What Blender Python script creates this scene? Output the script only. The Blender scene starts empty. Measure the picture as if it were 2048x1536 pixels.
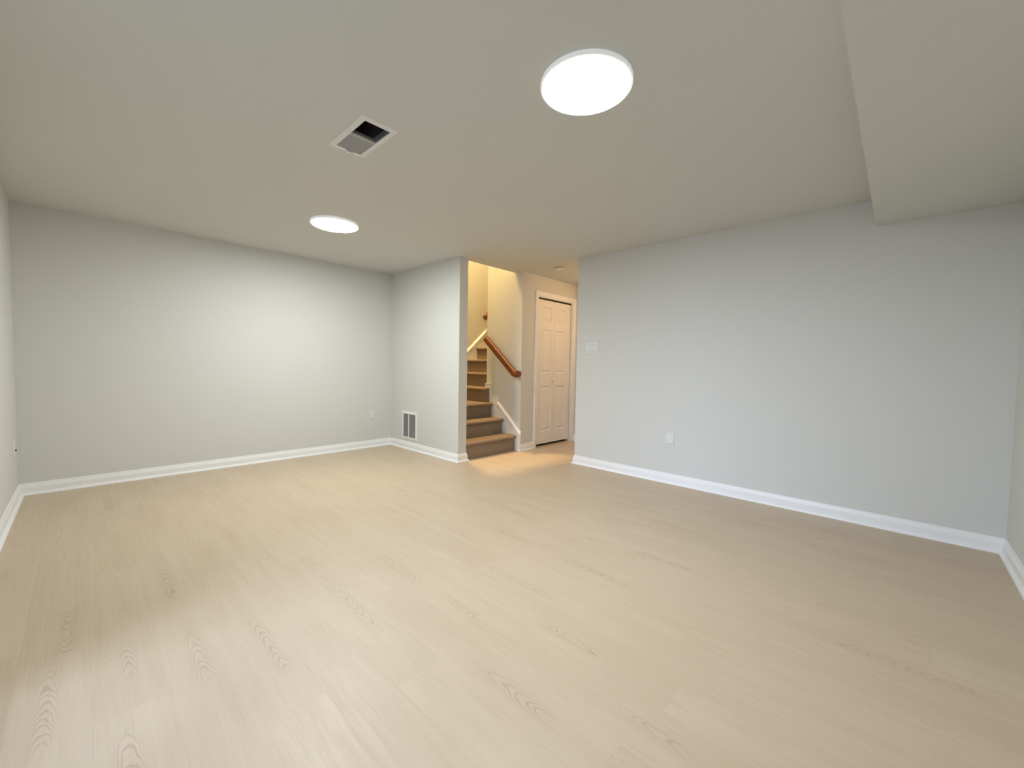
import bpy, bmesh, math, random
from mathutils import Vector, Matrix

C = bpy.context.scene.collection
random.seed(7)

# ------------------------------------------------------------------ camera
F_PX, YAW, PITCH, ROLL, CAM_Z = 815.654, 0.8113, -0.0425, 0.0168, 1.1076
fw = Vector((math.sin(YAW)*math.cos(PITCH), math.cos(YAW)*math.cos(PITCH), math.sin(PITCH)))
rt = Vector((math.cos(YAW), -math.sin(YAW), 0)); up = rt.cross(fw)
r2 = rt*math.cos(ROLL)+up*math.sin(ROLL); u2 = -rt*math.sin(ROLL)+up*math.cos(ROLL)
cam = bpy.data.cameras.new('camera'); cam_o = bpy.data.objects.new('camera', cam); C.objects.link(cam_o)
m = Matrix((r2, u2, -fw)).transposed().to_4x4(); m.translation = (0, 0, CAM_Z)
cam_o.matrix_world = m
cam.sensor_fit = 'HORIZONTAL'; cam.sensor_width = 36; cam.lens = F_PX*36/2048; cam.clip_start = 0.02
bpy.context.scene.camera = cam_o

# ------------------------------------------------------------------ light and exposure
vs = bpy.context.scene.view_settings
vs.view_transform = 'Standard'; vs.look = 'None'; vs.gamma = 1; vs.exposure = 0.0; vs.use_curve_mapping = False
LED_STRENGTH, LED_FAR_STRENGTH, LED_COLOUR = 74.0, 125.0, (0.975, 1.0, 0.985)
HALL_STRENGTH, STAIR_STRENGTH = 50.0, 420.0
WARM, STAIR_WARM = (1.0, 0.62, 0.30), (1.0, 0.66, 0.28)
world = bpy.data.worlds.new('sky'); bpy.context.scene.world = world; world.use_nodes = True
bg = world.node_tree.nodes['Background']; bg.inputs[0].default_value = (0.62, 0.78, 1.0, 1); bg.inputs[1].default_value = 1.0
al = bpy.data.lights.new('daylight', 'AREA'); al.shape = 'RECTANGLE'; al.size = 2.4; al.size_y = 3.0
al.energy = 400; al.color = (0.60, 0.73, 1.0)
alo = bpy.data.objects.new('daylight', al); C.objects.link(alo)
alo.location = (-4.0, 1.15, 2.5); alo.rotation_euler = (0, -math.radians(78), math.radians(-4))   # the bright sky low over the yard, seen through the patio door

# ------------------------------------------------------------------ plan (metres)
H = 2.34
xF, yA, xB, yS, xBs = -0.374, 5.097, 2.943, 3.63, 3.064     # left wall, back wall, return wall, its end, its stair side
xD, yDe, yE, xI = 3.912, 2.697, -0.519, 5.125               # right wall, its end, front wall, hall end wall
yH, xG, yG, yHead = 3.579, 3.939, 4.238, 3.716              # closet wall, handrail wall, its end, stair opening edge
ySof, zSof = 0.166, 2.148
T = 0.12; ZU = 4.9; XU = 6.4

# ------------------------------------------------------------------ materials
def mat(name, col, rough=0.6, spec=0.5, bump=None, metal=0):
    M = bpy.data.materials.new(name); M.use_nodes = True
    nt = M.node_tree; b = nt.nodes['Principled BSDF']
    b.inputs['Base Color'].default_value = (*col, 1); b.inputs['Roughness'].default_value = rough
    b.inputs['Specular IOR Level'].default_value = spec; b.inputs['Metallic'].default_value = metal
    if bump:
        tc = nt.nodes.new('ShaderNodeTexCoord'); nz = nt.nodes.new('ShaderNodeTexNoise'); bp = nt.nodes.new('ShaderNodeBump')
        nz.inputs['Scale'].default_value = bump[0]; nz.inputs['Detail'].default_value = 3
        bp.inputs['Strength'].default_value = bump[1]; bp.inputs['Distance'].default_value = 0.002
        nt.links.new(tc.outputs['Object'], nz.inputs['Vector']); nt.links.new(nz.outputs['Fac'], bp.inputs['Height'])
        nt.links.new(bp.outputs['Normal'], b.inputs['Normal'])
    return M

def emit(name, col, s):
    M = bpy.data.materials.new(name); M.use_nodes = True
    b = M.node_tree.nodes['Principled BSDF']
    b.inputs['Base Color'].default_value = (0.85, 0.85, 0.85, 1); b.inputs['Roughness'].default_value = 0.4
    b.inputs['Emission Color'].default_value = (*col, 1); b.inputs['Emission Strength'].default_value = s
    return M

M_WALL = mat('wall_paint', (0.655, 0.662, 0.635), 0.75, 0.25, (260, 0.12))
M_CEIL = mat('ceiling_paint', (0.66, 0.668, 0.63), 0.85, 0.2, (220, 0.1))
M_TRIM = mat('trim_gloss_white', (0.86, 0.865, 0.87), 0.35, 0.5)
M_DOOR = mat('door_white', (0.84, 0.83, 0.80), 0.45, 0.4)
M_PLATE = mat('plate_white_plastic', (0.84, 0.84, 0.82), 0.35, 0.5)
M_SWITCH = mat('plate_ivory_plastic', (0.73, 0.735, 0.715), 0.4, 0.45)
M_METAL = mat('grille_white_enamel', (0.80, 0.80, 0.78), 0.45, 0.5)
M_DARK = mat('recess_shade', (0.11, 0.10, 0.092), 0.8, 0.2)  # dark colour stands in for shade inside the ducts and closet
M_GREYBLADE = mat('grille_grey_blade', (0.42, 0.42, 0.41), 0.5, 0.4)  # grey for shade between white slats; also screws and rocker gaps
M_SHADEBLADE = mat('grille_shaded_blade', (0.10, 0.09, 0.082), 0.6, 0.2)  # same blades coloured near black, shade of the gaps put into the paint
M_SLOT = mat('slot_black', (0.02, 0.02, 0.02), 0.6, 0.3)
M_BRASS = mat('bracket_brass', (0.62, 0.45, 0.22), 0.3, 0.5, None, 1)
M_RIM = emit('lamp_rim', LED_COLOUR, 0.30)
M_LED = emit('lamp_diffuser', LED_COLOUR, LED_STRENGTH)
M_LED_FAR = emit('far_lamp_diffuser', LED_COLOUR, LED_FAR_STRENGTH)
M_HALL = emit('hall_lamp_diffuser', WARM, HALL_STRENGTH)
M_STAIR = emit('stair_lamp_diffuser', STAIR_WARM, STAIR_STRENGTH)

class NT:
    """small helper that wires nodes"""
    def __init__(s, M): s.t = M.node_tree
    def n(s, k, **kw):
        x = s.t.nodes.new(k)
        for a, v in kw.items(): setattr(x, a, v)
        return x
    def put(s, sock, v):
        if isinstance(v, bpy.types.NodeSocket): s.t.links.new(v, sock)
        elif v is not None: sock.default_value = v
    def m(s, op, a, b=None, c=None):
        x = s.n('ShaderNodeMath', operation=op)
        for i, v in enumerate((a, b, c)):
            if v is not None: s.put(x.inputs[i], v)
        return x.outputs[0]
    def xyz(s, a, b, c):
        x = s.n('ShaderNodeCombineXYZ')
        for i, v in enumerate((a, b, c)): s.put(x.inputs[i], v)
        return x.outputs[0]
    def noise(s, v, scale=1, detail=2, dist=0.0, rough=0.5):
        x = s.n('ShaderNodeTexNoise'); s.put(x.inputs['Vector'], v)
        x.inputs['Scale'].default_value = scale; x.inputs['Detail'].default_value = detail
        x.inputs['Distortion'].default_value = dist; x.inputs['Roughness'].default_value = rough
        return x.outputs['Fac']
    def ramp(s, f, lo, hi, a=0.0, b=1.0):
        x = s.n('ShaderNodeMapRange'); s.put(x.inputs[0], f)
        for i, v in enumerate((lo, hi, a, b)): x.inputs[i+1].default_value = v
        return x.outputs[0]
    def mix(s, f, a, b, mode='MIX'):
        x = s.n('ShaderNodeMix', data_type='RGBA', blend_type=mode)
        s.put(x.inputs[0], f); s.put(x.inputs[6], a); s.put(x.inputs[7], b)
        return x.outputs[2]

def floor_material():
    M = mat('oak_plank_floor', (0.6, 0.48, 0.34), 0.42, 0.45); k = NT(M); b = M.node_tree.nodes['Principled BSDF']
    tc = k.n('ShaderNodeTexCoord'); sp = k.n('ShaderNodeSeparateXYZ'); k.put(sp.inputs[0], tc.outputs['Object'])
    X, Y = sp.outputs[0], sp.outputs[1]
    W, L = 0.182, 1.22
    xs = k.m('DIVIDE', X, W); row = k.m('FLOOR', xs); fx = k.m('FRACT', xs)
    wn = k.n('ShaderNodeTexWhiteNoise', noise_dimensions='1D'); k.put(wn.inputs['W'], row)
    ys = k.m('ADD', k.m('DIVIDE', Y, L), wn.outputs['Value']); col = k.m('FLOOR', ys); fy = k.m('FRACT', ys)
    wp = k.n('ShaderNodeTexWhiteNoise', noise_dimensions='2D'); k.put(wp.inputs['Vector'], k.xyz(row, col, 0.0))
    pid = wp.outputs['Value']; ps = k.n('ShaderNodeSeparateXYZ'); k.put(ps.inputs[0], wp.outputs['Color'])
    off = k.m('MULTIPLY', pid, 37.0)
    gx = k.m('ADD', X, off)
    fine = k.noise(k.xyz(k.m('MULTIPLY', gx, 150.0), k.m('MULTIPLY', Y, 5.0), off), 1, 4, 0.3)
    streak = k.noise(k.xyz(k.m('MULTIPLY', gx, 26.0), k.m('MULTIPLY', Y, 1.3), off), 1, 3, 0.5)
    tone = k.noise(k.xyz(k.m('MULTIPLY', gx, 5.0), k.m('MULTIPLY', Y, 1.1), off), 1, 2, 0.2)
    base = k.mix(k.ramp(pid, 0, 1, 0, 1), (0.555, 0.446, 0.318, 1), (0.535, 0.426, 0.300, 1))
    base = k.mix(k.ramp(streak, 0.3, 0.7), base, (0.58, 0.470, 0.342, 1))
    base = k.mix(k.ramp(tone, 0.45, 0.75, 0, 0.35), base, (0.47, 0.365, 0.25, 1))
    base = k.mix(k.ramp(fine, 0.50, 0.78, 0, 0.35), base, (0.42, 0.335, 0.24, 1))
    # cathedral figure: nested arches across the grain in a narrow band of some planks
    d = k.m('SUBTRACT', fx, k.m('ADD', 0.5, k.m('MULTIPLY', k.m('SUBTRACT', ps.outputs[0], 0.5), 0.35)))
    wob = k.noise(k.xyz(k.m('MULTIPLY', X, 14.0), k.m('MULTIPLY', Y, 7.0), off), 1, 2)
    arch = k.m('MULTIPLY', k.m('MULTIPLY', d, d), 95.0)
    rate = k.m('ADD', 14.0, k.m('MULTIPLY', ps.outputs[1], 10.0))
    sgn = k.m('SUBTRACT', k.m('MULTIPLY', k.m('GREATER_THAN', ps.outputs[2], 0.5), 2.0), 1.0)
    ph = k.m('ADD', k.m('MULTIPLY', k.m('MULTIPLY', Y, rate), sgn), k.m('ADD', arch, k.m('MULTIPLY', wob, 3.6)))
    cl = k.ramp(k.m('SINE', k.m('MULTIPLY', ph, 2*math.pi)), 0.25, 0.95)
    mk = k.noise(k.xyz(k.m('MULTIPLY', row, 3.7), k.m('MULTIPLY', Y, 1.7), k.m('ADD', off, 11.0)), 1, 0)
    cen = k.ramp(k.m('ABSOLUTE', d), 0.09, 0.21, 1, 0)
    cm = k.m('MULTIPLY', k.m('MULTIPLY', cl, k.ramp(mk, 0.60, 0.69)), cen)
    base = k.mix(k.m('MULTIPLY', cm, 0.40), base, (0.30, 0.225, 0.15, 1))
    # small knots and dark flecks
    vo = k.n('ShaderNodeTexVoronoi'); k.put(vo.inputs['Vector'], k.xyz(k.m('MULTIPLY', X, 3.4), k.m('MULTIPLY', Y, 1.5), 0.0))
    vs_ = k.n('ShaderNodeSeparateXYZ'); k.put(vs_.inputs[0], vo.outputs['Color'])
    kn = k.m('MULTIPLY', k.ramp(vo.outputs['Distance'], 0.012, 0.05, 1, 0), k.m('GREATER_THAN', vs_.outputs[0], 0.45))
    base = k.mix(k.m('MULTIPLY', kn, 0.6), base, (0.25, 0.175, 0.11, 1))
    # seams
    sx = k.m('MINIMUM', fx, k.m('SUBTRACT', 1.0, fx)); sy = k.m('MINIMUM', fy, k.m('SUBTRACT', 1.0, fy))
    se = k.m('MAXIMUM', k.ramp(sx, 0.0, 0.010, 1, 0), k.ramp(sy, 0.0, 0.0016, 1, 0))
    base = k.mix(k.m('MULTIPLY', se, 0.18), base, (0.33, 0.25, 0.17, 1))
    k.put(b.inputs['Base Color'], base)
    k.put(b.inputs['Roughness'], k.ramp(fine, 0.3, 0.7, 0.40, 0.50))
    bp = k.n('ShaderNodeBump'); bp.inputs['Strength'].default_value = 0.12; bp.inputs['Distance'].default_value = 0.001
    k.put(bp.inputs['Height'], k.m('SUBTRACT', fine, k.m('MULTIPLY', se, 1.5))); k.put(b.inputs['Normal'], bp.outputs[0])
    return M

def carpet_material():
    M = mat('brown_loop_carpet', (0.30, 0.215, 0.14), 0.95, 0.1); k = NT(M); b = M.node_tree.nodes['Principled BSDF']
    tc = k.n('ShaderNodeTexCoord'); sp = k.n('ShaderNodeSeparateXYZ'); k.put(sp.inputs[0], tc.outputs['Object'])
    X, Y, Z = sp.outputs
    u = k.m('ADD', k.m('ADD', X, k.m('MULTIPLY', Y, 1.0)), Z); v = k.m('SUBTRACT', k.m('SUBTRACT', X, Y), Z)
    wa = k.m('ABSOLUTE', k.m('SINE', k.m('MULTIPLY', u, 150.0))); wb = k.m('ABSOLUTE', k.m('SINE', k.m('MULTIPLY', v, 90.0)))
    nz = k.noise(tc.outputs['Object'], 130, 3)
    weave = k.m('ADD', k.m('MULTIPLY', wa, 0.6), k.m('ADD', k.m('MULTIPLY', wb, 0.25), k.m('MULTIPLY', nz, 0.6)))
    c = k.mix(k.ramp(weave, 0.35, 1.15), (0.185, 0.137, 0.096, 1), (0.36, 0.28, 0.205, 1))
    k.put(b.inputs['Base Color'], c)
    bp = k.n('ShaderNodeBump'); bp.inputs['Strength'].default_value = 0.6; bp.inputs['Distance'].default_value = 0.004
    k.put(bp.inputs['Height'], weave); k.put(b.inputs['Normal'], bp.outputs[0])
    return M

def rail_material():
    M = mat('stained_oak', (0.27, 0.085, 0.028), 0.28, 0.55); k = NT(M); b = M.node_tree.nodes['Principled BSDF']
    tc = k.n('ShaderNodeTexCoord'); mp = k.n('ShaderNodeMapping'); mp.inputs['Rotation'].default_value = (math.radians(-40), 0, 0)
    mp.inputs['Scale'].default_value = (60, 4, 60); k.put(mp.inputs[0], tc.outputs['Object'])
    f = k.noise(mp.outputs[0], 1, 3, 0.4)
    k.put(b.inputs['Base Color'], k.mix(k.ramp(f, 0.35, 0.7), (0.225, 0.068, 0.014, 1), (0.115, 0.030, 0.007, 1)))
    return M

M_FLOOR, M_CARPET, M_RAIL = floor_material(), carpet_material(), rail_material()
M_GLASS = bpy.data.materials.new('door_glass'); M_GLASS.use_nodes = True
_t = M_GLASS.node_tree; _t.nodes.remove(_t.nodes['Principled BSDF'])
_a = _t.nodes.new('ShaderNodeBsdfTransparent'); _b = _t.nodes.new('ShaderNodeBsdfGlossy'); _b.inputs['Roughness'].default_value = 0.02
_m = _t.nodes.new('ShaderNodeMixShader'); _m.inputs[0].default_value = 0.06
_t.links.new(_a.outputs[0], _m.inputs[1]); _t.links.new(_b.outputs[0], _m.inputs[2]); _t.links.new(_m.outputs[0], _t.nodes['Material Output'].inputs[0])

# ------------------------------------------------------------------ mesh helpers (world coordinates)
def box(bm, x0, x1, y0, y1, z0, z1, bev=0.0):
    vs = [bm.verts.new((x, y, z)) for x in (x0, x1) for y in (y0, y1) for z in (z0, z1)]
    fs = [bm.faces.new([vs[i] for i in q]) for q in ((0,1,3,2), (4,6,7,5), (0,4,5,1), (2,3,7,6), (0,2,6,4), (1,5,7,3))]
    if bev:
        es = list({e for f in fs for e in f.edges})
        bmesh.ops.bevel(bm, geom=es, offset=bev, segments=2, affect='EDGES', profile=0.5)

def prism(bm, pts, ax, a0, a1):
    """polygon pts in the two axes other than ax, extruded from a0 to a1"""
    def P(p, a): q = list(p); q.insert(ax, a); return q
    lo = [bm.verts.new(P(p, a0)) for p in pts]; hi = [bm.verts.new(P(p, a1)) for p in pts]
    bm.faces.new(lo[::-1]); bm.faces.new(hi)
    n = len(pts)
    for i in range(n): bm.faces.new((lo[i], lo[(i+1) % n], hi[(i+1) % n], hi[i]))

def slab(bm, ax, a0, a1, us, vs, keep):
    """plate across axis ax with openings: cells of the grid us x vs that keep(u, v) says are solid"""
    def P(u, v, a): q = [u, v]; q.insert(ax, a); return q
    cache = {}
    def V(i, j, a):
        if (i, j, a) not in cache: cache[(i, j, a)] = bm.verts.new(P(us[i], vs[j], a))
        return cache[(i, j, a)]
    K = lambda i, j: 0 <= i < len(us)-1 and 0 <= j < len(vs)-1 and keep((us[i]+us[i+1])/2, (vs[j]+vs[j+1])/2)
    for i in range(len(us)-1):
        for j in range(len(vs)-1):
            if not K(i, j): continue
            bm.faces.new((V(i,j,a0), V(i,j+1,a0), V(i+1,j+1,a0), V(i+1,j,a0)))
            bm.faces.new((V(i,j,a1), V(i+1,j,a1), V(i+1,j+1,a1), V(i,j+1,a1)))
            for (di, dj, p, q) in ((-1,0,(i,j),(i,j+1)), (1,0,(i+1,j+1),(i+1,j)), (0,-1,(i+1,j),(i,j)), (0,1,(i,j+1),(i+1,j+1))):
                if not K(i+di, j+dj): bm.faces.new((V(*p,a0), V(*p,a1), V(*q,a1), V(*q,a0)))

def lathe(bm, prof, centre, ax=2, seg=64):
    """profile (radius, height) turned about axis ax through centre"""
    rings = []
    o = [i for i in range(3) if i != ax]
    for r, h in prof:
        ring = []
        for k in range(1 if r < 1e-6 else seg):
            q = list(centre); q[ax] += h; a = 2*math.pi*k/seg
            q[o[0]] += r*math.cos(a); q[o[1]] += r*math.sin(a); ring.append(bm.verts.new(q))
        rings.append(ring)
    for A, B in zip(rings, rings[1:]):
        for k in range(seg):
            a, b = A[k % len(A)], A[(k+1) % len(A)]; c, d = B[(k+1) % len(B)], B[k % len(B)]
            f = list(dict.fromkeys((a, b, c, d)))
            if len(f) > 2: bm.faces.new(f)

def sweep(bm, path, prof, up=Vector((0, 0, 1)), side=None):
    """closed profile (across, up) swept along path points with mitred turns, capped"""
    path = [Vector(p) for p in path]; rings = []
    for i, p in enumerate(path):
        d0 = (path[i]-path[i-1]).normalized() if i else None
        d1 = (path[i+1]-path[i]).normalized() if i < len(path)-1 else None
        d = ((d0 or d1)+(d1 or d0)).normalized(); s = 1/max(0.4, d.dot(d1 or d0))
        sd = side or d.cross(up).normalized(); un = sd.cross(d).normalized()
        rings.append([bm.verts.new(p+sd*a+un*b*s) for a, b in prof])
    n = len(prof)
    for A, B in zip(rings, rings[1:]):
        for k in range(n): bm.faces.new((A[k], A[(k+1) % n], B[(k+1) % n], B[k]))
    bm.faces.new(rings[0][::-1]); bm.faces.new(rings[-1])

ORIGIN = {}
def link(name, bm, m, parent=None, smooth=False):
    bmesh.ops.remove_doubles(bm, verts=bm.verts, dist=1e-6)
    bmesh.ops.recalc_face_normals(bm, faces=bm.faces)
    org = ORIGIN.get(parent.name if parent else None, Vector((0, 0, 0)))
    for v in bm.verts: v.co -= org
    me = bpy.data.meshes.new(name); bm.to_mesh(me); bm.free(); me.materials.append(m)
    if smooth:
        for p in me.polygons: p.use_smooth = True
        me.set_sharp_from_angle(angle=math.radians(35))
    o = bpy.data.objects.new(name, me); C.objects.link(o)
    if parent: o.parent = parent
    ORIGIN[o.name] = org
    return o

def B(): return bmesh.new()

def thing(name, label, cat, loc, group=None, kind=None):
    o = bpy.data.objects.new(name, None); C.objects.link(o); o.empty_display_size = 0.1
    o.location = loc; ORIGIN[o.name] = Vector(loc)
    tag(o, label, cat, group, kind); return o
def tag(o, label=None, cat=None, group=None, kind=None):
    for k_, v in (('label', label), ('category', cat), ('group', group), ('kind', kind)):
        if v: o[k_] = v
    return o
def struct(name, bm, m, label, cat, smooth=False): return tag(link(name, bm, m, None, smooth), label, cat, None, 'structure')
def dup(root, loc, rotz, label):
    c = root.copy(); C.objects.link(c); c.location = loc; c.rotation_euler = (0, 0, rotz); c['label'] = label
    for ch in list(root.children):
        d = ch.copy(); C.objects.link(d); d.parent = c
        for g in list(ch.children):
            e = g.copy(); C.objects.link(e); e.parent = d
    return c

# ------------------------------------------------------------------ the shell
VX0, VX1, VY0, VY1 = 1.004, 1.147, 2.004, 2.345        # opening of the ceiling register
RY0, RY1, RZ0, RZ1 = 4.490, 4.778, 0.158, 0.462        # opening of the return grille

bm = B(); box(bm, xF-T, xI+T, yE-T, yA+T, -0.1, 0.0)
struct('floor', bm, M_FLOOR, 'pale oak plank floor with straight boards running away from the camera', 'floor')

bm = B()
slab(bm, 2, H, H+0.28, [xF-T, VX0, VX1, xB, xBs, xG+0.001, xI+T], [yE-T, VY0, VY1, yHead, yG, yA+T],
     lambda u, v: not (VX0 < u < VX1 and VY0 < v < VY1) and not (v > yHead and xBs < u < xG) and not (v > yG and u > xG))
struct('ceiling', bm, M_CEIL, 'flat off-white painted ceiling over room and hall', 'ceiling')

bm = B(); slab(bm, 0, xF-T, xF, [yE-T, 0.40, 2.20, yA+T], [0, 2.05, H], lambda u, v: not (0.4 < u < 2.2 and v < 2.05))
struct('wall_left', bm, M_WALL, 'off-white wall at the left picture edge', 'wall')
bm = B(); box(bm, xF, xBs, yA, yA+T, 0, H); 
struct('wall_back', bm, M_WALL, 'long off-white wall at the back left of the room', 'wall')
bm = B(); slab(bm, 0, xB, xBs, [yS, RY0, RY1, yA], [0, RZ0, RZ1, H], lambda u, v: not (RY0 < u < RY1 and RZ0 < v < RZ1))
struct('wall_return', bm, M_WALL, 'short off-white wall with the return grille, ending beside the stairs', 'wall')
bm = B(); box(bm, xD, xD+T, yE, yDe, 0, H)
struct('wall_right', bm, M_WALL, 'large off-white wall on the right with the light switches', 'wall')
bm = B(); box(bm, xF, xI+T, yE-T, yE, 0, H)
struct('wall_front', bm, M_WALL, 'off-white wall at the right picture edge', 'wall')
bm = B(); prism(bm, [(yE, zSof), (ySof, zSof), (ySof, H), (yE, H)], 0, xF, xD)
struct('ceiling_soffit', bm, M_CEIL, 'boxed soffit dropped below the ceiling at the upper right', 'soffit')

DX0, DX1, DZ = 4.258, 5.072, 2.072                     # closet door opening
bm = B(); slab(bm, 1, yH, yH+0.10, [xG, DX0, DX1, xI], [0, DZ, H], lambda u, v: not (DX0 < u < DX1 and v < DZ))
struct('wall_closet', bm, M_WALL, 'off-white hall wall around the white closet door', 'wall')
bm = B(); box(bm, xG, xG+0.10, yH+0.10, yG, 0, H); box(bm, xG, xG+0.10, yHead, yG, H+0.28, ZU)
struct('wall_handrail', bm, M_WALL, 'off-white wall beside the stairs carrying the lower handrail', 'wall')
bm = B(); box(bm, xI, xI+T, yE, yG-0.10, 0, H)
struct('wall_hall', bm, M_WALL, 'off-white wall closing the hall beside the closet door', 'wall')
bm = B(); box(bm, xBs, XU, yA, yA+T, 0, ZU)
struct('wall_stair_back', bm, M_WALL, 'off-white wall behind the upper stair flight with the sloping skirt', 'wall')
bm = B(); box(bm, xG+0.10, XU, yG-0.10, yG, 0, ZU)
struct('wall_stair_side', bm, M_WALL, 'off-white wall on the near side of the upper flight', 'wall')
bm = B(); box(bm, xBs-T, xBs, yHead-T, yA, H+0.28, ZU); box(bm, xBs, xG+0.1, yHead-T, yHead, H+0.28, ZU)
box(bm, XU, XU+T, yG-0.1, yA+T, 0, ZU); box(bm, xBs-T, XU+T, yHead-T, yA+T, ZU, ZU+0.1)
struct('wall_stairwell', bm, M_WALL, 'off-white upper walls and ceiling of the stairwell', 'wall')
bm = B(); box(bm, DX0-0.1, DX1+0.05, yH+0.55, yH+0.58, 0, DZ+0.1)  # dark panel stands in for shade in the closet
struct('wall_closet_inside', bm, M_DARK, 'closet back coloured dark for the shade behind the closet door', 'wall')

# ------------------------------------------------------------------ baseboards with shoe moulding
BB = [(0, 0), (0.030, 0), (0.0295, 0.006), (0.026, 0.013), (0.021, 0.018), (0.014, 0.020), (0.014, 0.060), (0.0125, 0.063),
      (0.0125, 0.067), (0.0095, 0.074), (0.0065, 0.084), (0.005, 0.094), (0, 0.096)]
def baseboard(bm, p, q, nrm, e0, e1):
    """run from p to q on a wall whose face looks along nrm; ends: -1 inside corner, 1 outside corner, 0 square"""
    p, q, nrm = Vector(p), Vector(q), Vector(nrm); d = (q-p).normalized(); rings = []
    for base, e, s in ((p, e0, -1), (q, e1, 1)):
        rings.append([bm.verts.new((*(base+nrm*a+d*(s*e*a)), z)) for a, z in BB])
    n = len(BB)
    for k_ in range(n): bm.faces.new((rings[0][k_], rings[0][(k_+1) % n], rings[1][(k_+1) % n], rings[1][k_]))
    bm.faces.new(rings[0][::-1]); bm.faces.new(rings[1])
def bb(name, label, *runs):
    bm = B()
    for r_ in runs: baseboard(bm, *r_)
    struct(name, bm, M_TRIM, label, 'baseboard')
bb('baseboard_left', 'white baseboard along the left wall', ((xF, yE), (xF, 0.34), (1, 0), -1, 0), ((xF, 2.26), (xF, yA), (1, 0), 0, -1))
bb('baseboard_back', 'white baseboard along the back wall', ((xF, yA), (xB, yA), (0, -1), -1, -1))
bb('baseboard_return', 'white baseboard under the return grille, wrapping the wall end beside the stairs',
   ((xB, yA), (xB, yS), (-1, 0), -1, 1), ((xB, yS), (xBs, yS), (0, -1), 1, 1))
bb('baseboard_right', 'white baseboard along the right wall', ((xD, yDe), (xD, yE), (-1, 0), 1, -1), ((xD+T, yDe), (xD, yDe), (0, 1), 1, 1))
bb('baseboard_front', 'white baseboard at the right picture edge', ((xD, yE), (xF, yE), (0, 1), -1, -1))
bb('baseboard_closet', 'short white baseboard between the stairs and the closet door', ((xG, yH), (DX0-0.064, yH), (0, -1), 0, 0))
bb('baseboard_hall', 'white baseboard on the wall closing the hall', ((xI, yH), (xI, yE), (-1, 0), -1, -1))

# ------------------------------------------------------------------ patio door behind the left picture edge
dr = thing('door_2', 'white framed glass patio door in the left wall', 'door', (xF-0.06, 1.3, 0), None, 'structure')
bm = B(); X0, X1 = xF-0.11, xF+0.012
box(bm, X0, X1, 0.34, 0.46, 0, 2.11); box(bm, X0, X1, 2.14, 2.26, 0, 2.11); box(bm, X0, X1, 0.46, 2.14, 1.99, 2.11); box(bm, X0, X1, 0.46, 2.14, 0, 0.05)
link('frame', bm, M_TRIM, dr)
for y0, y1, xo in ((0.46, 1.34, -0.085), (1.26, 2.14, -0.045)):
    bm = B(); a, b_ = xF+xo, xF+xo+0.035
    box(bm, a, b_, y0, y0+0.08, 0.05, 1.99); box(bm, a, b_, y1-0.08, y1, 0.05, 1.99)
    box(bm, a, b_, y0+0.08, y1-0.08, 1.90, 1.99); box(bm, a, b_, y0+0.08, y1-0.08, 0.05, 0.16)
    s = link('sash', bm, M_TRIM, dr)
    bm = B(); box(bm, a+0.014, a+0.020, y0+0.08, y1-0.08, 0.16, 1.90); link('pane', bm, M_GLASS, s)

# ------------------------------------------------------------------ closet door, casing
bm = B()
CAS = [(0, 0), (0.064, 0), (0.064, 0.017), (0.058, 0.019), (0.046, 0.016), (0.018, 0.011), (0.008, 0.011), (0.004, 0.008), (0, 0.007)]
def casing_piece(bm, pts):
    """pts: inner edge polyline in (x, z); the casing grows outward from the opening"""
    rings = []
    dirs = [(-1, 0), (-1, 1), (1, 1), (1, 0)]
    for (x, z), (dx, dz) in zip(pts, dirs):
        rings.append([bm.verts.new((x+dx*a, yH-t, z+dz*a)) for a, t in CAS])
    n = len(CAS)
    for A, Bq in zip(rings, rings[1:]):
        for k_ in range(n): bm.faces.new((A[k_], A[(k_+1) % n], Bq[(k_+1) % n], Bq[k_]))
    bm.faces.new(rings[0][::-1]); bm.faces.new(rings[-1])
i_ = 0.012
casing_piece(bm, [(DX0+i_-0.008, 0), (DX0+i_-0.008, DZ-i_+0.008), (DX1-i_+0.008, DZ-i_+0.008), (DX1-i_+0.008, 0)])
cs = struct('trim_1', bm, M_TRIM, 'white moulded casing around the closet door', 'door casing')
bm = B(); box(bm, DX0, DX0+i_, yH, yH+0.10, 0, DZ); box(bm, DX1-i_, DX1, yH, yH+0.10, 0, DZ); box(bm, DX0+i_, DX1-i_, yH, yH+0.10, DZ-i_, DZ)
link('jamb', bm, M_TRIM, cs)

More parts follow.
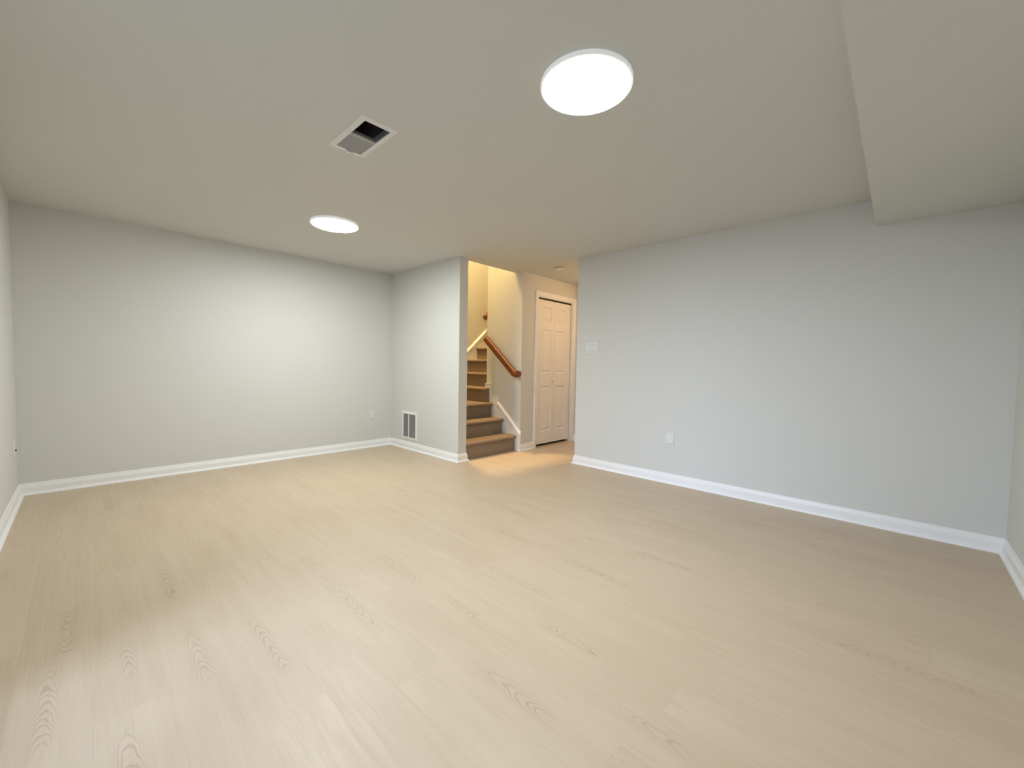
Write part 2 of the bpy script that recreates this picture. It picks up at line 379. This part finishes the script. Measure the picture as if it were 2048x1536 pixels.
LX0, LX1, LZ0, LZ1, LY = DX0+i_+0.003, DX1-i_-0.012, 0.034, 2.038, yH+0.030
cd = thing('door_1', 'white six panel folding closet door in the hall', 'door', ((LX0+LX1)/2, LY+0.02, 0), None, 'structure')
mid = 4.664
def door_leaf(x0, x1, px0, px1):
    bm = B(); th = 0.034
    zs = [(1.752, 1.948), (1.026, 1.632), (0.208, 0.842)]
    us = [x0, px0, px1, x1]; vs_ = sorted([LZ0, LZ1]+[z for p in zs for z in p])
    slab(bm, 1, LY, LY+th, us, vs_, lambda u, v: not (px0 < u < px1 and any(a < v < b for a, b in zs)))
    leaf = link('leaf', bm, M_DOOR, cd)
    for a, b in zs:                                    # sunk moulding, bevel and raised field of one panel
        bm = B(); loops = []
        for ins, dep in ((0, 0), (0.004, 0.003), (0.012, 0.014), (0.017, 0.014), (0.040, 0.002), (0.042, 0.002)):
            loops.append([bm.verts.new((x, LY+dep, z)) for x, z in ((px0+ins, a+ins), (px1-ins, a+ins), (px1-ins, b-ins), (px0+ins, b-ins))])
        for A, Bq in zip(loops, loops[1:]):
            for k_ in range(4): bm.faces.new((A[k_], A[(k_+1) % 4], Bq[(k_+1) % 4], Bq[k_]))
        bm.faces.new(loops[-1])
        back = [bm.verts.new((x, LY+th-0.004, z)) for x, z in ((px0, a), (px1, a), (px1, b), (px0, b))]
        bm.faces.new(back[::-1])
        for k_ in range(4): bm.faces.new((loops[0][k_], back[k_], back[(k_+1) % 4], loops[0][(k_+1) % 4]))
        link('panel', bm, M_DOOR, leaf)
    return leaf
l1 = door_leaf(LX0, mid-0.002, 4.398, 4.608)
l2 = door_leaf(mid+0.002, LX1, 4.716, 4.944)
bm = B(); lathe(bm, [(0.0, -0.036), (0.010, -0.035), (0.0165, -0.029), (0.0165, -0.023), (0.010, -0.016), (0.007, -0.010), (0.012, -0.003), (0.012, 0.001)], (4.632, LY, 0.937), 1, 24)
link('knob', bm, M_PLATE, l1, True)
bm = B(); box(bm, LX0, LX1+0.01, LY+0.004, LY+0.03, DZ-i_-0.022, DZ-i_)
tk = link('track', bm, M_SLOT, cd)

# ------------------------------------------------------------------ staircase
st = thing('staircase', 'carpeted brown staircase with a landing, turning right and climbing', 'staircase', (3.5, 3.66, 0))
def nose_profile(f, zt, zb, back):
    """side outline of a carpeted step: f riser face, zt top, zb bottom, back depth of tread (along +)"""
    r = 0.021; cx, cz = f-0.012, zt-r; pts = [(f, zb), (f, zt-2*r-0.004)]
    for k_ in range(13):
        a = math.radians(-110-k_*160/12); pts.append((cx+r*math.cos(a), cz+r*math.sin(a)))
    pts += [(back, zt), (back, zb)]
    return pts
Z1, Z2, Z3 = 0.206, 0.406, 0.603
SX0, SX1 = xBs+0.004, xG-0.020
for f, zt, zb, back in ((3.655, Z1, 0.0, 3.93), (3.893, Z2, 0.0, 4.16), (4.115, Z3, 0.0, yA-0.002)):
    bm = B(); prism(bm, nose_profile(f, zt, zb, back), 0, SX0, SX1)
    nm = 'landing' if zt == Z3 else 'step'
    link(nm, bm, M_CARPET, st, True)
xs = [3.885, 4.090, 4.295, 4.502, 4.727, 4.952, 5.177, 5.402, 5.627]; zt = Z3
for i, f in enumerate(xs):
    zt += 0.2025
    bm = B(); y0 = 4.158 if i == 0 else yG+0.004
    if i == 0:
        prism(bm, nose_profile(f, zt, Z3-0.02, xG-0.020), 1, 4.158, yG+0.004)
        prism(bm, nose_profile(f, zt, Z3-0.02, xs[1]+0.03), 1, yG+0.004, yA-0.020)
    else:
        prism(bm, nose_profile(f, zt, zt-0.25, (xs+[5.86])[i+1]+0.03), 1, y0, yA-0.020)
    link('step', bm, M_CARPET, st, True)
# lower skirt board on the handrail wall, its cap, and the stepped blocks where the landing meets the wall
ysk0, ysk1 = 3.566, 3.985; zsk0, zsk1 = 0.245, 0.622; slp = (zsk1-zsk0)/(ysk1-ysk0)
bm = B(); prism(bm, [(ysk0, 0), (ysk0, zsk0-0.02), (3.98, zsk0-0.02+slp*(3.98-ysk0)), (3.99, 0.60), (4.15, 0.60), (4.15, 0)], 0, xG-0.018, xG)
sk = link('skirt_board', bm, M_TRIM, st)
def cap(bm, a, b, fixed, ax, sgn):
    """moulded cap that follows a slope from a to b in the wall plane, projecting sgn from 'fixed'"""
    prof = [(0.0, -0.058), (0.021, -0.058), (0.023, -0.050), (0.023, -0.040), (0.028, -0.030), (0.028, -0.016), (0.020, -0.006), (0.010, 0.003), (0.0, 0.006)]
    d = Vector((b[0]-a[0], b[1]-a[1])).normalized(); n = Vector((-d.y, d.x)); rings = []
    for p in (a, b):
        ring = []
        for t, h in prof:
            q = [p[0], p[1]]
            s = h/n.y if abs(n.y) > 0.1 else h
            q[1] += s; q.insert(ax, fixed+sgn*t); ring.append(bm.verts.new(q))
        rings.append(ring)
    k_n = len(prof)
    for k_ in range(k_n): bm.faces.new((rings[0][k_], rings[0][(k_+1) % k_n], rings[1][(k_+1) % k_n], rings[1][k_]))
    bm.faces.new(rings[0][::-1]); bm.faces.new(rings[1])
bm = B(); cap(bm, (ysk0-0.006, zsk0), (ysk1+0.012, zsk1+0.012*slp), xG, 0, -1)
link('cap_moulding', bm, M_TRIM, sk)
bm = B(); box(bm, xG-0.030, xG+0.004, ysk0-0.014, ysk0+0.07, 0, 0.020, 0.004); link('shoe', bm, M_TRIM, sk)
bm = B(); box(bm, xG-0.016, xG, 3.985, 4.145, Z3-0.05, 0.672); box(bm, xG-0.018, xG, 3.985, 4.145, 0.672, 0.682)
link('base_block', bm, M_TRIM, st)
bm = B(); box(bm, xG-0.018, xG, 4.140, yG+0.012, Z3, 0.858); box(bm, xG-0.022, xG, 4.136, yG+0.014, 0.858, 0.868)
link('base_block', bm, M_TRIM, st)
# upper skirt board on the back wall
sl = 0.874; zx = lambda x: 1.373+sl*(x-4.306)
bm = B(); prism(bm, [(3.92, zx(3.92)-0.02), (6.3, zx(6.3)-0.02), (6.3, zx(6.3)-0.62), (3.92, Z3)], 1, yA-0.018, yA)
sk = link('skirt_board', bm, M_TRIM, st)
bm = B()
prof_a, prof_b = (3.92, zx(3.92)), (6.3, zx(6.3))
cap(bm, prof_a, prof_b, yA, 1, -1)
for v in bm.verts: pass
link('cap_moulding', bm, M_TRIM, sk)

# ------------------------------------------------------------------ handrails
RP = []
for k_ in range(28):                                     # rounded rail with a slightly flattened underside
    a_ = 2*math.pi*k_/28; c_, s_ = math.cos(a_), math.sin(a_)
    RP.append((0.033*math.copysign(abs(c_)**0.75, c_), (0.045 if s_ > 0 else 0.042)*math.copysign(abs(s_)**(0.8 if s_ > 0 else 0.55), s_)))
def rail_bracket(parent, p, wall, ax):
    bm = B(); q = list(p); q[ax] = wall; c = Vector(q)-Vector((0, 0, 0.03))
    sgn = 1 if wall > p[ax] else -1
    prof = [(0.0, -0.006*sgn), (0.022, -0.005*sgn), (0.024, 0.0)]
    lathe(bm, prof, c, ax, 24)
    e = Vector(p)-Vector((0, 0, 0.034))
    m1 = Vector(c); m1[ax] = p[ax]+0.02*sgn
    pr = [(0.006*math.cos(a*math.pi/4), 0.006*math.sin(a*math.pi/4)) for a in range(8)]
    lat = Vector((1, 0, 0)) if ax == 1 else Vector((0, 1, 0))
    sweep(bm, [c, m1, e], pr, side=lat)
    link('bracket', bm, M_BRASS, parent, True)
xr = xG-0.068
hr = thing('handrail', 'dark reddish wooden handrail sloping down the wall beside the lowest steps', 'handrail', (xr, 3.9, 1.2))
bm = B(); sweep(bm, [(xr, 4.190, 1.492), (xr, 3.648, 1.026), (xr, 3.610, 1.012), (xr, 3.570, 1.016)], RP, side=Vector((1, 0, 0)))
link('rail', bm, M_RAIL, hr, True)
bm = B(); RQ = [(a*0.9, b*0.84) for a, b in RP]
sweep(bm, [(xr-0.010, 3.606, 1.018), (xG, 3.606, 1.018)], RQ, side=Vector((0, 1, 0))); link('end_return', bm, M_RAIL, hr, True)
rail_bracket(hr, (xr, 4.125, 1.436), xG, 0)
rail_bracket(hr, (xr, 3.74, 1.107), xG, 0)
yr = yA-0.068
hu = thing('handrail', 'far wooden handrail end showing beyond the stair wall, above the sloping skirt', 'handrail', (5.4, yr, 2.5))
bm = B(); sweep(bm, [(4.615, yr, 1.905), (6.2, yr, 1.905+0.874*1.585)], RP, side=Vector((0, 1, 0))); link('rail', bm, M_RAIL, hu, True)
rail_bracket(hu, (5.0, yr, 2.241), yA, 1)

# ------------------------------------------------------------------ lamps
def disc_lamp(name, label, cat, loc, r, m_diff, m_rim, group=None):
    o = thing(name, label, cat, loc, group); x, y, z = loc
    bm = B(); lathe(bm, [(0, 0), (r-0.02, 0), (r-0.02, -0.0045), (0, -0.0045)], loc, 2, 64); link('base_plate', bm, M_PLATE, o, True)
    bm = B(); lathe(bm, [(r-0.03, -0.0045), (r-0.002, -0.0045), (r, -0.007), (r, -0.022), (r-0.002, -0.0245), (r-0.007, -0.0245), (r-0.009, -0.022), (r-0.03, -0.022)], loc, 2, 96)
    link('rim', bm, m_rim, o, True)
    bm = B(); lathe(bm, [(r-0.0085, -0.0225), (r-0.012, -0.0255), (r-0.03, -0.028), (r*0.5, -0.030), (0, -0.031)], loc, 2, 96)
    link('diffuser', bm, m_diff, o, True)
    return o
disc_lamp('ceiling_light', 'large round glowing ceiling light nearest the camera, right of the register', 'ceiling light', (1.523, 1.034, H), 0.196, M_LED, M_RIM, 'round ceiling lights in the room')
disc_lamp('ceiling_light', 'round glowing ceiling light farther away, toward the long back wall', 'ceiling light', (1.546, 3.641, H), 0.196, M_LED_FAR, M_RIM, 'round ceiling lights in the room')
hl = thing('hall_light', 'warm domed hall ceiling light hidden behind the right wall', 'ceiling light', (4.74, 2.45, H))
bm = B(); lathe(bm, [(0, 0), (0.165, 0), (0.165, -0.02), (0.15, -0.02), (0, -0.02)], (4.74, 2.45, H), 2, 48); link('base_plate', bm, M_PLATE, hl, True)
bm = B(); lathe(bm, [(0.15, -0.021), (0.148, -0.05), (0.125, -0.09), (0.075, -0.115), (0, -0.122)], (4.74, 2.45, H), 2, 48); link('diffuser', bm, M_HALL, hl, True)
disc_lamp('stairwell_light', 'warm round light at the top of the stairwell', 'ceiling light', (3.45, 4.62, ZU), 0.20, M_STAIR, M_PLATE)

# ------------------------------------------------------------------ ceiling register
cv = thing('ceiling_vent', 'white ceiling air register, louvers coloured half dark and half grey for the shade between them', 'vent', ((VX0+VX1)/2, (VY0+VY1)/2, H))
bm = B(); w = 0.030
loops = []
for ins, dz in ((-w, 0), (-w, -0.002), (-w+0.004, -0.004), (-0.006, -0.008), (0.0, -0.007), (0.0, 0.03)):
    loops.append([bm.verts.new((x, y, H+dz)) for x, y in ((VX0+ins+0.0005, VY0+ins+0.0005), (VX1-ins-0.0005, VY0+ins+0.0005), (VX1-ins-0.0005, VY1-ins-0.0005), (VX0+ins+0.0005, VY1-ins-0.0005))])
for A, Bq in zip(loops, loops[1:]):
    for k_ in range(4): bm.faces.new((A[k_], A[(k_+1) % 4], Bq[(k_+1) % 4], Bq[k_]))
link('frame', bm, M_METAL, cv)
ym = (VY0+VY1)/2-0.001
bm = B(); box(bm, VX0+0.001, VX1-0.001, ym-0.0025, ym+0.0025, H-0.006, H+0.02); link('divider', bm, M_METAL, cv)
def blades(bm, y0, y1, n, dy, dz, t=0.0006):
    for k_ in range(n):
        y = y0+(k_+0.5)*(y1-y0)/n; z = H-0.004
        prism(bm, [(y-dy/2, z), (y-dy/2+t, z), (y+dy/2+t, z+dz), (y+dy/2, z+dz)], 0, VX0+0.001, VX1-0.001)
bm = B(); blades(bm, VY0+0.004, ym-0.003, 9, 0.018, 0.012); link('louvers', bm, M_SHADEBLADE, cv)
bm = B(); blades(bm, ym+0.003, VY1-0.004, 11, -0.020, 0.014); link('louvers', bm, M_GREYBLADE, cv)
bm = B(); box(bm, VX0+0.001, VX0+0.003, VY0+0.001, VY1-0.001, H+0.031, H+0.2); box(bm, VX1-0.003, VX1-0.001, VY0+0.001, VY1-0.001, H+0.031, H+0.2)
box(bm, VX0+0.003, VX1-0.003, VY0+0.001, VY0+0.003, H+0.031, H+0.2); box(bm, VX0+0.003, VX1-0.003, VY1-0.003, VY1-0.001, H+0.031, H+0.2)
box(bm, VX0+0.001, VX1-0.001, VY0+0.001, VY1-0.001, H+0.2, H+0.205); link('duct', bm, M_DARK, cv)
bm = B(); prism(bm, [(1.062, VY1-0.002), (1.102, VY1-0.002), (1.097, VY1+0.014), (1.067, VY1+0.014)], 2, H-0.016, H-0.010); link('damper_lever', bm, M_METAL, cv)

# ------------------------------------------------------------------ return grille on the short wall
rg = thing('return_grille', 'white return air grille with two grey louver panels, low beside the stairs', 'vent', (xB, (RY0+RY1)/2, RZ0))
bm = B(); loops = []; w = 0.034
for ins, dx in ((-w, 0), (-w, -0.003), (-w+0.005, -0.006), (-0.005, -0.010), (0.0, -0.009), (0.0, 0.03)):
    loops.append([bm.verts.new((xB+dx, y, z)) for y, z in ((RY0+ins+0.0005, RZ0+ins+0.0005), (RY1-ins-0.0005, RZ0+ins+0.0005), (RY1-ins-0.0005, RZ1-ins-0.0005), (RY0+ins+0.0005, RZ1-ins-0.0005))])
for A, Bq in zip(loops, loops[1:]):
    for k_ in range(4): bm.faces.new((A[k_], A[(k_+1) % 4], Bq[(k_+1) % 4], Bq[k_]))
link('frame', bm, M_METAL, rg)
yc = 4.650
bm = B(); box(bm, xB-0.008, xB+0.02, yc-0.007, yc+0.007, RZ0+0.001, RZ1-0.001); link('divider', bm, M_METAL, rg)
for y0, y1 in ((RY0+0.001, yc-0.007), (yc+0.007, RY1-0.001)):
    bm = B(); n = 36
    for k_ in range(n):
        z = RZ0+(k_+0.5)*(RZ1-RZ0)/n
        prism(bm, [(xB-0.004, z-0.0024), (xB-0.004, z-0.0015), (xB+0.007, z+0.0032), (xB+0.007, z+0.0023)], 1, y0, y1)
    link('louvers', bm, M_GREYBLADE, rg)
bm = B(); box(bm, xB+0.031, xB+0.033, RY0+0.001, RY1-0.001, RZ0+0.001, RZ1-0.001); link('duct', bm, M_DARK, rg)  # flat dark sheet in place of the duct's shaded depth

# ------------------------------------------------------------------ switches and outlets (built facing -y at the origin of their empty)
def plate_mesh(w, h, t=0.006):
    bm = B(); loops = []
    for ins, d in ((0, 0), (0, -t*0.45), (0.004, -t)):
        loops.append([bm.verts.new((x, d, z)) for x, z in ((-w/2+ins, -h/2+ins), (w/2-ins, -h/2+ins), (w/2-ins, h/2-ins), (-w/2+ins, h/2-ins))])
    for A, Bq in zip(loops, loops[1:]):
        for k_ in range(4): bm.faces.new((A[k_], A[(k_+1) % 4], Bq[(k_+1) % 4], Bq[k_]))
    bm.faces.new(loops[0]); bm.faces.new(loops[-1]); return bm
def local(name, label, cat, loc, rotz, group=None):
    o = thing(name, label, cat, loc, group); o.rotation_euler = (0, 0, rotz); ORIGIN[o.name] = Vector((0, 0, 0)); return o
def screw(parent, x, z):
    bm = B(); lathe(bm, [(0, -0.0078), (0.003, -0.0072), (0.0036, -0.0058)], (x, 0, z), 1, 16); link('screw', bm, M_GREYBLADE, parent, True)

sw = local('light_switch', 'white three-gang wall switch plate near the hall opening', 'light switch', (xD, 2.489, 1.331), -math.pi/2)
link('plate', plate_mesh(0.170, 0.126), M_SWITCH, sw)
for gx in (-0.046, 0, 0.046):
    bm = B(); prism(bm, [(-0.0055, -0.034), (-0.0062, -0.034), (-0.0105, -0.030), (-0.0072, 0.002), (-0.0068, 0.034), (-0.0055, 0.034)], 0, gx-0.0165, gx+0.0165)
    rk = link('rocker', bm, M_SWITCH, sw)
    bm = B(); e = 0.0185
    box(bm, gx-e, gx-0.0167, -0.0064, -0.0058, -0.0362, 0.0362); box(bm, gx+0.0167, gx+e, -0.0064, -0.0058, -0.0362, 0.0362)
    box(bm, gx-e, gx+e, -0.0064, -0.0058, -0.0362, -0.0343); box(bm, gx-e, gx+e, -0.0064, -0.0058, 0.0343, 0.0362)
    link('rocker_gap', bm, M_GREYBLADE, rk)
    for sz in (-0.048, 0.048): screw(sw, gx, sz)

def outlet(label, loc, rotz):
    o = local('wall_outlet', label, 'outlet', loc, rotz, 'wall outlets')
    link('plate', plate_mesh(0.078, 0.118), M_SWITCH, o)
    for sz in (0.0195, -0.0195):
        bm = B(); pts = []
        for k_ in range(24):
            a = 2*math.pi*k_/24; pts.append((0.0172*math.cos(a), sz+max(-0.0135, min(0.0135, 0.0172*math.sin(a)))))
        lo = [bm.verts.new((x, -0.0055, z)) for x, z in pts]; hi = [bm.verts.new((x, -0.0085, z)) for x, z in pts]
        bm.faces.new(hi); bm.faces.new(lo[::-1])
        for k_ in range(24): bm.faces.new((lo[k_], lo[(k_+1) % 24], hi[(k_+1) % 24], hi[k_]))
        f = link('socket', bm, M_PLATE, o)
        bm = B(); box(bm, -0.0075, -0.0052, -0.0089, -0.0084, sz-0.001, sz+0.0075); box(bm, 0.0052, 0.0075, -0.0089, -0.0084, sz, sz+0.0065)
        lathe(bm, [(0, -0.0089), (0.0026, -0.0089), (0.0026, -0.0084)], (0, 0, sz-0.0075), 1, 12)
        link('slots', bm, M_SLOT, f)
    screw(o, 0, 0); screw(o, 0, 0.048); screw(o, 0, -0.048)
    return o
ot = outlet('white electrical outlet low on the right wall', (xD, 1.589, 0.443), -math.pi/2)
dup(ot, (2.664, yA, 0.436), 0, 'white electrical outlet low on the back wall near the corner')
jk = local('wall_jack', 'white wall plate with a dark jack on the left wall at the picture edge', 'wall jack', (xF, 4.86, 0.425), math.pi/2)
link('plate', plate_mesh(0.074, 0.116), M_SWITCH, jk)
bm = B(); lathe(bm, [(0, -0.016), (0.005, -0.016), (0.005, -0.006)], (0, 0, -0.018), 1, 16); link('jack', bm, M_SLOT, jk, True)

# ------------------------------------------------------------------ smoke detector in the hall
sd = thing('smoke_detector', 'small round white detector on the hall ceiling', 'smoke detector', (4.098, 3.115, H))
bm = B(); lathe(bm, [(0, 0), (0.060, 0), (0.060, -0.005), (0, -0.005)], (4.098, 3.115, H), 2, 40); link('base', bm, M_SLOT, sd, True)  # base coloured black as the shadow gap above the cover
bm = B(); lathe(bm, [(0, -0.005), (0.063, -0.005), (0.063, -0.009), (0.058, -0.014), (0.03, -0.017), (0, -0.018)], (4.098, 3.115, H), 2, 40); link('cover', bm, M_SWITCH, sd, True)
